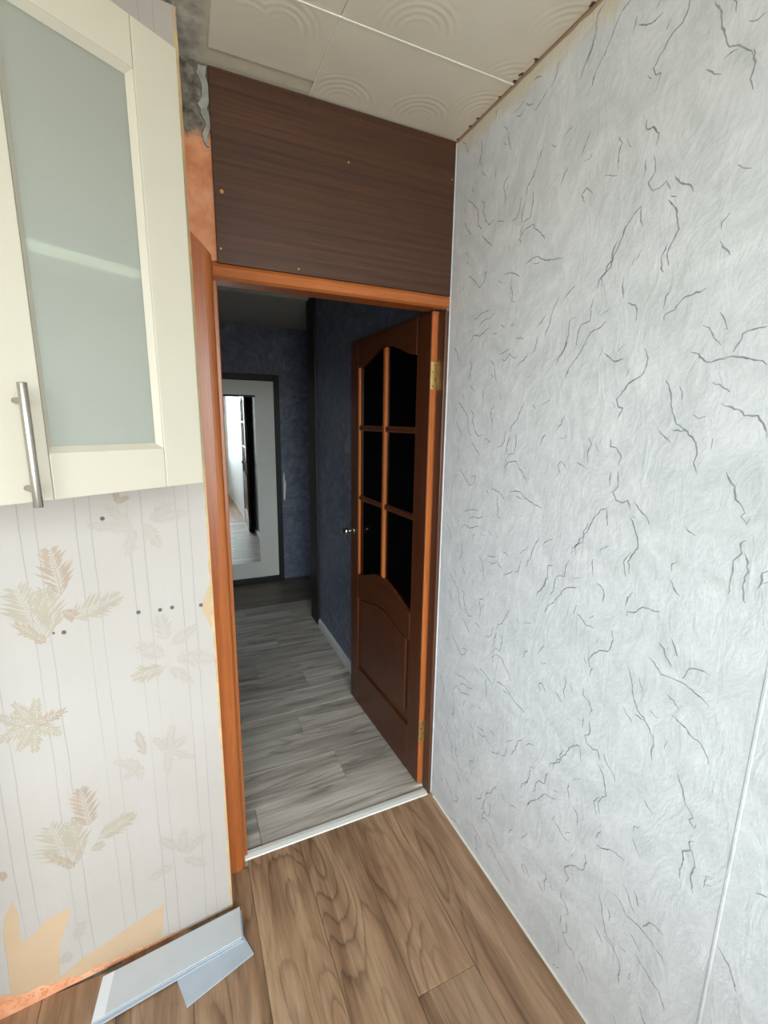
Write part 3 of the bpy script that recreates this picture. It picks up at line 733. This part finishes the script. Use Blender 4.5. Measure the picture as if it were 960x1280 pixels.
struct(box('wall_hall_left', (XL - .1, YD, -0.02), (XL, YF, H + .01), M['navy']), 'navy left wall of the hall')
struct(boxes('wall_hall_near', [((XL - .1, YD - .02, -0.02), (-0.80, YD + .01, H + .006)), ((-0.80, YD, 2.03), (0.02, YD + .012, H + .006))], M['navy']), 'hall side of the doorway wall')
hc = struct(boxes('ceiling_hall', [((XL - .1, 0.06, H + 0.006), (1.35, YE + .14, H + .12)), ((XL - .1, YE + .14, 2.43), (1.35, YF + .1, H + .12))], M['hall_ceil']), 'unlit hall ceiling with a lower far slab')
bb = prism('baseboard_right', [(XH, 0.0), (XH - 0.016, 0.0), (XH - 0.016, 0.045), (XH - 0.012, 0.054), (XH - 0.006, 0.060), (XH, 0.062)], 1, 0.86, YE - 0.004, M['base_white'])
struct(bb, 'white baseboard along the navy hall wall')

# entrance door with mirror at the far end of the hall
d2 = struct(empty('door_2', (-0.46, YF, 0)), 'off-white entrance door with a tall mirror and black frame')
hw2 = 0.44
boxes('door_frame', [((-hw2, -.035, 0), (-hw2 + .048, -.001, 2.0)), ((hw2 - .048, -.035, 0), (hw2, -.001, 2.0)), ((-hw2 + .048, -.035, 1.945), (hw2 - .048, -.001, 2.0)), ((-hw2 + .048, -.035, 0), (hw2 - .048, -.001, .05))], M['black'], d2, 0.003)
box('door_leaf', (-hw2 + .05, -.022, .052), (hw2 - .05, -.002, 1.943), M['door_white'], d2, 0.002)
mi = box('mirror', (-0.21, -.027, .215), (0.21, -.0221, 1.795), M['mirror'], d2)
boxes('mirror_edge', [((-.218, -.03, 1.795), (.218, -.0221, 1.812))], M['black'], d2)
bm = bmesh.new(); add_cyl(bm, (-.34, -.03, 1.0), (-.34, -.022, 1.0), .026, 16); add_cyl(bm, (-.34, -.07, 1.0), (-.34, -.03, 1.0), .009, 10); add_cyl(bm, (-.345, -.065, 1.0), (-.23, -.065, 1.0), .009, 10)
link('door_handle', mesh('door_handle', bm), M['steel'], d2)
# flakes of pale torn wallpaper beside the frame
prism('torn_paper', [(0.0, .83), (0.012, .80), (0.02, .87), (0.028, .98), (0.018, 1.02), (0.012, 1.10), (0.003, 1.06)], 1, YF - 0.004, YF - 0.0005, M['bead'], d2).matrix_parent_inverse = Matrix.Translation((0.46, -YF, 0))

# ================================================================== glazed door, standing open into the hall
A0 = Vector((-0.040, 0.052, 0.008)); ddir = Vector((-0.05, 0.99875, 0))
d1 = struct(empty('door_1', A0), 'open orange-brown door with six dark glass panes and arched panel')
d1.matrix_world = Matrix(((ddir.x, ddir.y, 0, A0.x), (ddir.y, -ddir.x, 0, A0.y), (0, 0, 1, A0.z), (0, 0, 0, 1)))
# local x = along the leaf, local y = towards the navy wall, thickness TH
TH = 0.033; LL = 0.755; DH = 1.978; s0, s1 = 0.100, 0.662; sm = (s0 + s1) / 2
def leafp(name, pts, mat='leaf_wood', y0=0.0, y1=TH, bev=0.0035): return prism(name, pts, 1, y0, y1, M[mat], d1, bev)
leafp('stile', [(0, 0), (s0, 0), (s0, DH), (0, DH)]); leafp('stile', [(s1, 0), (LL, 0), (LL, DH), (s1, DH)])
def arch(zs, zc, n=14, rev=False):
    """ogee arch between the stiles: flat shoulders, rising to zc in the middle"""
    pts = []
    for i in range(n + 1):
        f = i / n; k = math.sin(math.pi * f) ** 1.6
        pts.append((s0 + (s1 - s0) * f, zs + (zc - zs) * k))
    return pts[::-1] if rev else pts
leafp('top_rail', arch(1.838, 1.905) + [(s1, DH), (s0, DH)], 'shaded_leaf_wood_h')
leafp('lock_rail', arch(0.772, 0.845, rev=True) + arch(0.640, 0.690), 'shaded_leaf_wood_h')
leafp('bottom_rail', [(s0, 0), (s1, 0), (s1, 0.226), (s0, 0.226)], 'shaded_leaf_wood_h')
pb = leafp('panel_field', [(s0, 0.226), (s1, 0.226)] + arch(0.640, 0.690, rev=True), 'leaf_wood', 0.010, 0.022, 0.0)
def inset(pts, d):
    cx_ = sum(p[0] for p in pts) / len(pts); cz_ = sum(p[1] for p in pts) / len(pts)
    xs = [p[0] for p in pts]; zs = [p[1] for p in pts]; w = max(xs) - min(xs); h_ = max(zs) - min(zs)
    return [((p[0] - cx_) * (1 - 2 * d / w) + cx_, (p[1] - cz_) * (1 - 2 * d / h_) + cz_) for p in pts]
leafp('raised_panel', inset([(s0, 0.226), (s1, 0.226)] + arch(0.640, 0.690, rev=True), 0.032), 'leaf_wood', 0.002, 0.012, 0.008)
leafp('muntin', [(sm - .014, 0.842), (sm + .014, 0.842), (sm + .014, 1.902), (sm - .014, 1.902)], 'door_wood', 0.002, TH - .002, 0.006)
for z in (1.192, 1.549):
    for a, b in ((s0, sm - .014), (sm + .014, s1)):
        leafp('muntin', [(a, z - .013), (b, z - .013), (b, z + .013), (a, z + .013)], 'shaded_leaf_wood_h', 0.003, TH - .003, 0.006)
AT = arch(1.838, 1.905, 20); AB = arch(0.772, 0.845, 20)
for lo, hi in ((0, 10), (10, 20)):
    a, b = AT[lo][0], AT[hi][0]
    for zi, (z0, z1) in enumerate(((None, 1.192), (1.192, 1.549), (1.549, None))):
        bot = AB[lo:hi + 1] if z0 is None else [(a, z0), (b, z0)]
        topp = AT[lo:hi + 1][::-1] if z1 is None else [(b, z1), (a, z1)]
        leafp('glass_pane', bot + topp, 'dark_glass', 0.015, 0.018, 0.0)
# beads round the glass on the latch side
leafp('glazing_bead', [(s1 - .010, .775), (s1 - .001, .775), (s1 - .001, 1.84), (s1 - .010, 1.84)], 'door_wood', 0.001, 0.015, 0.003)
box('lit_edge_strip', (-0.0016, 0.0012, 0.002), (0.0, TH - 0.0012, DH - 0.002), M['door_wood'], d1)  # added strip, keeps the lit orange beside the shade-toned leaf faces
# brass hinges
for z in (0.262, 1.752):
    hg = box('hinge', (-0.0038, 0.0, z - .05), (-0.0016, 0.031, z + .05), M['brass'], d1)
    cyl('hinge_barrel', (-0.006, 0.036, z - .05), (-0.006, 0.036, z + .05), 0.006, M['brass'], hg, 12)
    for k in (-.037, -.013, .013, .037): cyl('hinge_screw', (-0.0046, 0.010 if k in (-.037, .013) else 0.02, z + k), (-0.001, 0.010 if k in (-.037, .013) else 0.02, z + k), 0.003, M['hole'], hg, 8)
    for e in (-1, 1): cyl('hinge_tip', (-0.006, 0.036, z + e * .05), (-0.006, 0.036, z + e * .056), 0.0035, M['brass'], hg, 8)
# knob on a rose
kb = cyl('rose', (0.722, -0.006, 1.002), (0.722, 0.001, 1.002), 0.022, M['steel'], d1, 20, 0.002)
bm = bmesh.new(); add_cyl(bm, (0.722, -0.03, 1.002), (0.722, -0.005, 1.002), 0.008, 12)
bmesh.ops.create_uvsphere(bm, u_segments=16, v_segments=10, radius=0.021, matrix=Matrix.Translation((0.722, -0.043, 1.002)) @ Matrix.Diagonal((1, 0.8, 1, 1)))
link('knob', mesh('knob', bm, True), M['steel'], kb)

# ================================================================== corner wall cabinet
CP = Vector((-0.865, -0.50, 0)); ya = math.radians(57.6)
ct = Vector((-math.sin(ya), -math.cos(ya), 0)); cn = Vector((math.cos(ya), -math.sin(ya), 0))  # along the door leftwards / outwards
DW = 0.352; Z0, Z1 = 1.465, 2.203
cab = tag(empty('corner_cabinet', (-1.15, -0.30, Z0)), 'cream corner wall cabinet with a frosted glass door', 'cabinet')
def W3(p, z): return (p.x, p.y, z)
inv = Matrix.Translation((1.15, 0.30, -Z0))
fr_ = CP - cn * 0.022; fl_ = CP + ct * DW - cn * 0.022
wall_y = lambda x: C0.y + (x - C0.x) / UD.x * UD.y - 0.004
XI = XW + 0.003
foot = [(fr_.x, fr_.y), (fr_.x, wall_y(fr_.x)), (XI, wall_y(XI)), (XI, fl_.y), (fl_.x, fl_.y)]
def cpart(o): o.parent = cab; o.matrix_parent_inverse = inv; return o
def foot_in(d):
    c_ = Vector((sum(p[0] for p in foot) / 5, sum(p[1] for p in foot) / 5))
    return [(p[0] + (c_.x - p[0]) * d, p[1] + (c_.y - p[1]) * d) for p in foot]
cpart(prism('bottom_board', foot, 2, Z0 + 0.002, Z0 + 0.018, M['cream']))
cpart(prism('top_board', foot, 2, Z1 - 0.018, Z1 - 0.002, M['cream']))
def wallboard(name, p, q, th_, mat='cream'):
    d = (Vector(q) - Vector(p)).normalized(); nn = Vector((-d.y, d.x)) * th_
    cpart(prism(name, [tuple(p), tuple(q), (q[0] + nn.x, q[1] + nn.y), (p[0] + nn.x, p[1] + nn.y)], 2, Z0 + 0.018, Z1 - 0.018, M[mat]))
F = [Vector(p) for p in foot]
wallboard('side_board', F[0], F[1], 0.016); wallboard('back_board', F[1], F[2], 0.004, 'cab_in'); wallboard('back_board', F[2], F[3], 0.004, 'cab_in'); wallboard('side_board', F[3], F[4], 0.016)
sh = [(p[0], p[1]) for p in foot]; sh = foot_in(0.06)
shf = [tuple((CP - cn * 0.0154 + ct * 0.02).xy), sh[1], sh[2], sh[3], tuple((CP - cn * 0.0154 + ct * (DW - 0.02)).xy)]
cpart(prism('shelf', shf, 2, 1.822, 1.838, M['cab_in']))
# door: local x = leftwards along the front, local y = inwards
cd = Matrix(((ct.x, -cn.x, 0, CP.x), (ct.y, -cn.y, 0, CP.y), (0, 0, 1, 0), (0, 0, 0, 1)))
def dpart(name, me_fn, mat, parent=None):
    o = me_fn(); return o
def chamfer_frame():
    bm = bmesh.new(); ST = 0.078; TOPR = 0.072
    x0, x1, z0, z1 = 0.0, DW, Z0, Z1; gx0, gx1, gz0, gz1 = ST, DW - 0.092, Z0 + 0.072, Z1 - TOPR
    g = 0.0006
    add_box(bm, (x0, 0, z0), (gx0 - g, 0.02, z1)); add_box(bm, (gx1 + g, 0, z0), (x1, 0.02, z1))
    add_box(bm, (gx0 + g * 0, 0, z0), (gx1, 0.02, gz0)); add_box(bm, (gx0, 0, gz1), (gx1, 0.02, z1))
    bevel(bm, 0.0016, 2)
    return bm, (gx0, gx1, gz0, gz1)
bm, (gx0, gx1, gz0, gz1) = chamfer_frame()
door = link('cabinet_door', mesh('cabinet_door', bm), M['cream'])
door.parent = cab; door.matrix_parent_inverse = inv; door.matrix_basis = cd
# sloping bead round the glass
bm = bmesh.new(); e = 0.009
o_ = [(gx0, gz0), (gx1, gz0), (gx1, gz1), (gx0, gz1)]; i_ = [(gx0 + e, gz0 + e), (gx1 - e, gz0 + e), (gx1 - e, gz1 - e), (gx0 + e, gz1 - e)]
VO = [bm.verts.new((x, 0.0015, z)) for x, z in o_]; VI = [bm.verts.new((x, 0.011, z)) for x, z in i_]; VB = [bm.verts.new((x, 0.011, z)) for x, z in o_]
for k in range(4):
    bm.faces.new((VO[k], VO[(k + 1) % 4], VI[(k + 1) % 4], VI[k])); bm.faces.new((VI[k], VI[(k + 1) % 4], VB[(k + 1) % 4], VB[k])); bm.faces.new((VB[k], VB[(k + 1) % 4], VO[(k + 1) % 4], VO[k]))
link('glass_bead', mesh('glass_bead', bm), M['cream'], door)
box('glass_pane', (gx0 + .002, 0.0112, gz0 + .002), (gx1 - .002, 0.0152, gz1 - .002), M['frosted'], door)
hx = 0.293
hd = cyl('handle', (hx, -0.032, 1.462), (hx, -0.032, 1.636), 0.006, M['steel'], door, 16, 0.001)
for z in (1.487, 1.612): cyl('handle_post', (hx, -0.032, z), (hx, 0.0, z), 0.0045, M['steel'], hd, 12)

# ================================================================== grey offcut boards on the floor
def board(pts, z0, z1, mat, label, tilt=None):
    c_ = Vector((sum(p[0] for p in pts) / 4, sum(p[1] for p in pts) / 4))
    o = prism('grey_board', [(p[0] - c_.x, p[1] - c_.y) for p in pts], 2, 0.0, z1 - z0, mat, None, 0.0)
    o.location = (c_.x, c_.y, z0)
    return tag(o, label, 'board', 'grey offcut boards at the foot of the wall')
B = [(-0.826, -0.190), (-0.831, -0.284), (-1.219, -0.336), (-1.206, -0.233)]
board([(-0.803, -0.330), (-0.990, -0.388), (-1.02, -0.296), (-0.836, -0.236)], 0.0002, 0.0052, M['board_blue'], 'blue-grey board jutting out askew, lowest of the pile')
board([(p[0] + .005, p[1] - .004 + .010 * (p[0] + 1)) for p in B], 0.0060, 0.0110, M['board_blue'], 'grey board just above the askew one, third from the top of the pile')
board([(p[0] - .003, p[1] - .001 - .006 * (p[0] + 1)) for p in B], 0.0125, 0.0175, M['board_blue'], 'grey board second from the top of the pile')
tb = board(B, 0.0190, 0.0240, M['board'], 'smooth light grey board lying on top of the pile')
c_ = tb.location
def bl(p, q, f): return Vector((p[0] + (q[0] - p[0]) * f - c_.x, p[1] + (q[1] - p[1]) * f - c_.y))
p1, p2, p3, p4 = bl(B[3], B[0], 0.0), bl(B[2], B[1], 0.0), bl(B[2], B[1], 0.075), bl(B[3], B[0], 0.075)
prism('end_cap', [tuple(p1), tuple(p2), tuple(p3), tuple(p4)], 2, 0.005, 0.0058, M['base_white'], tb)
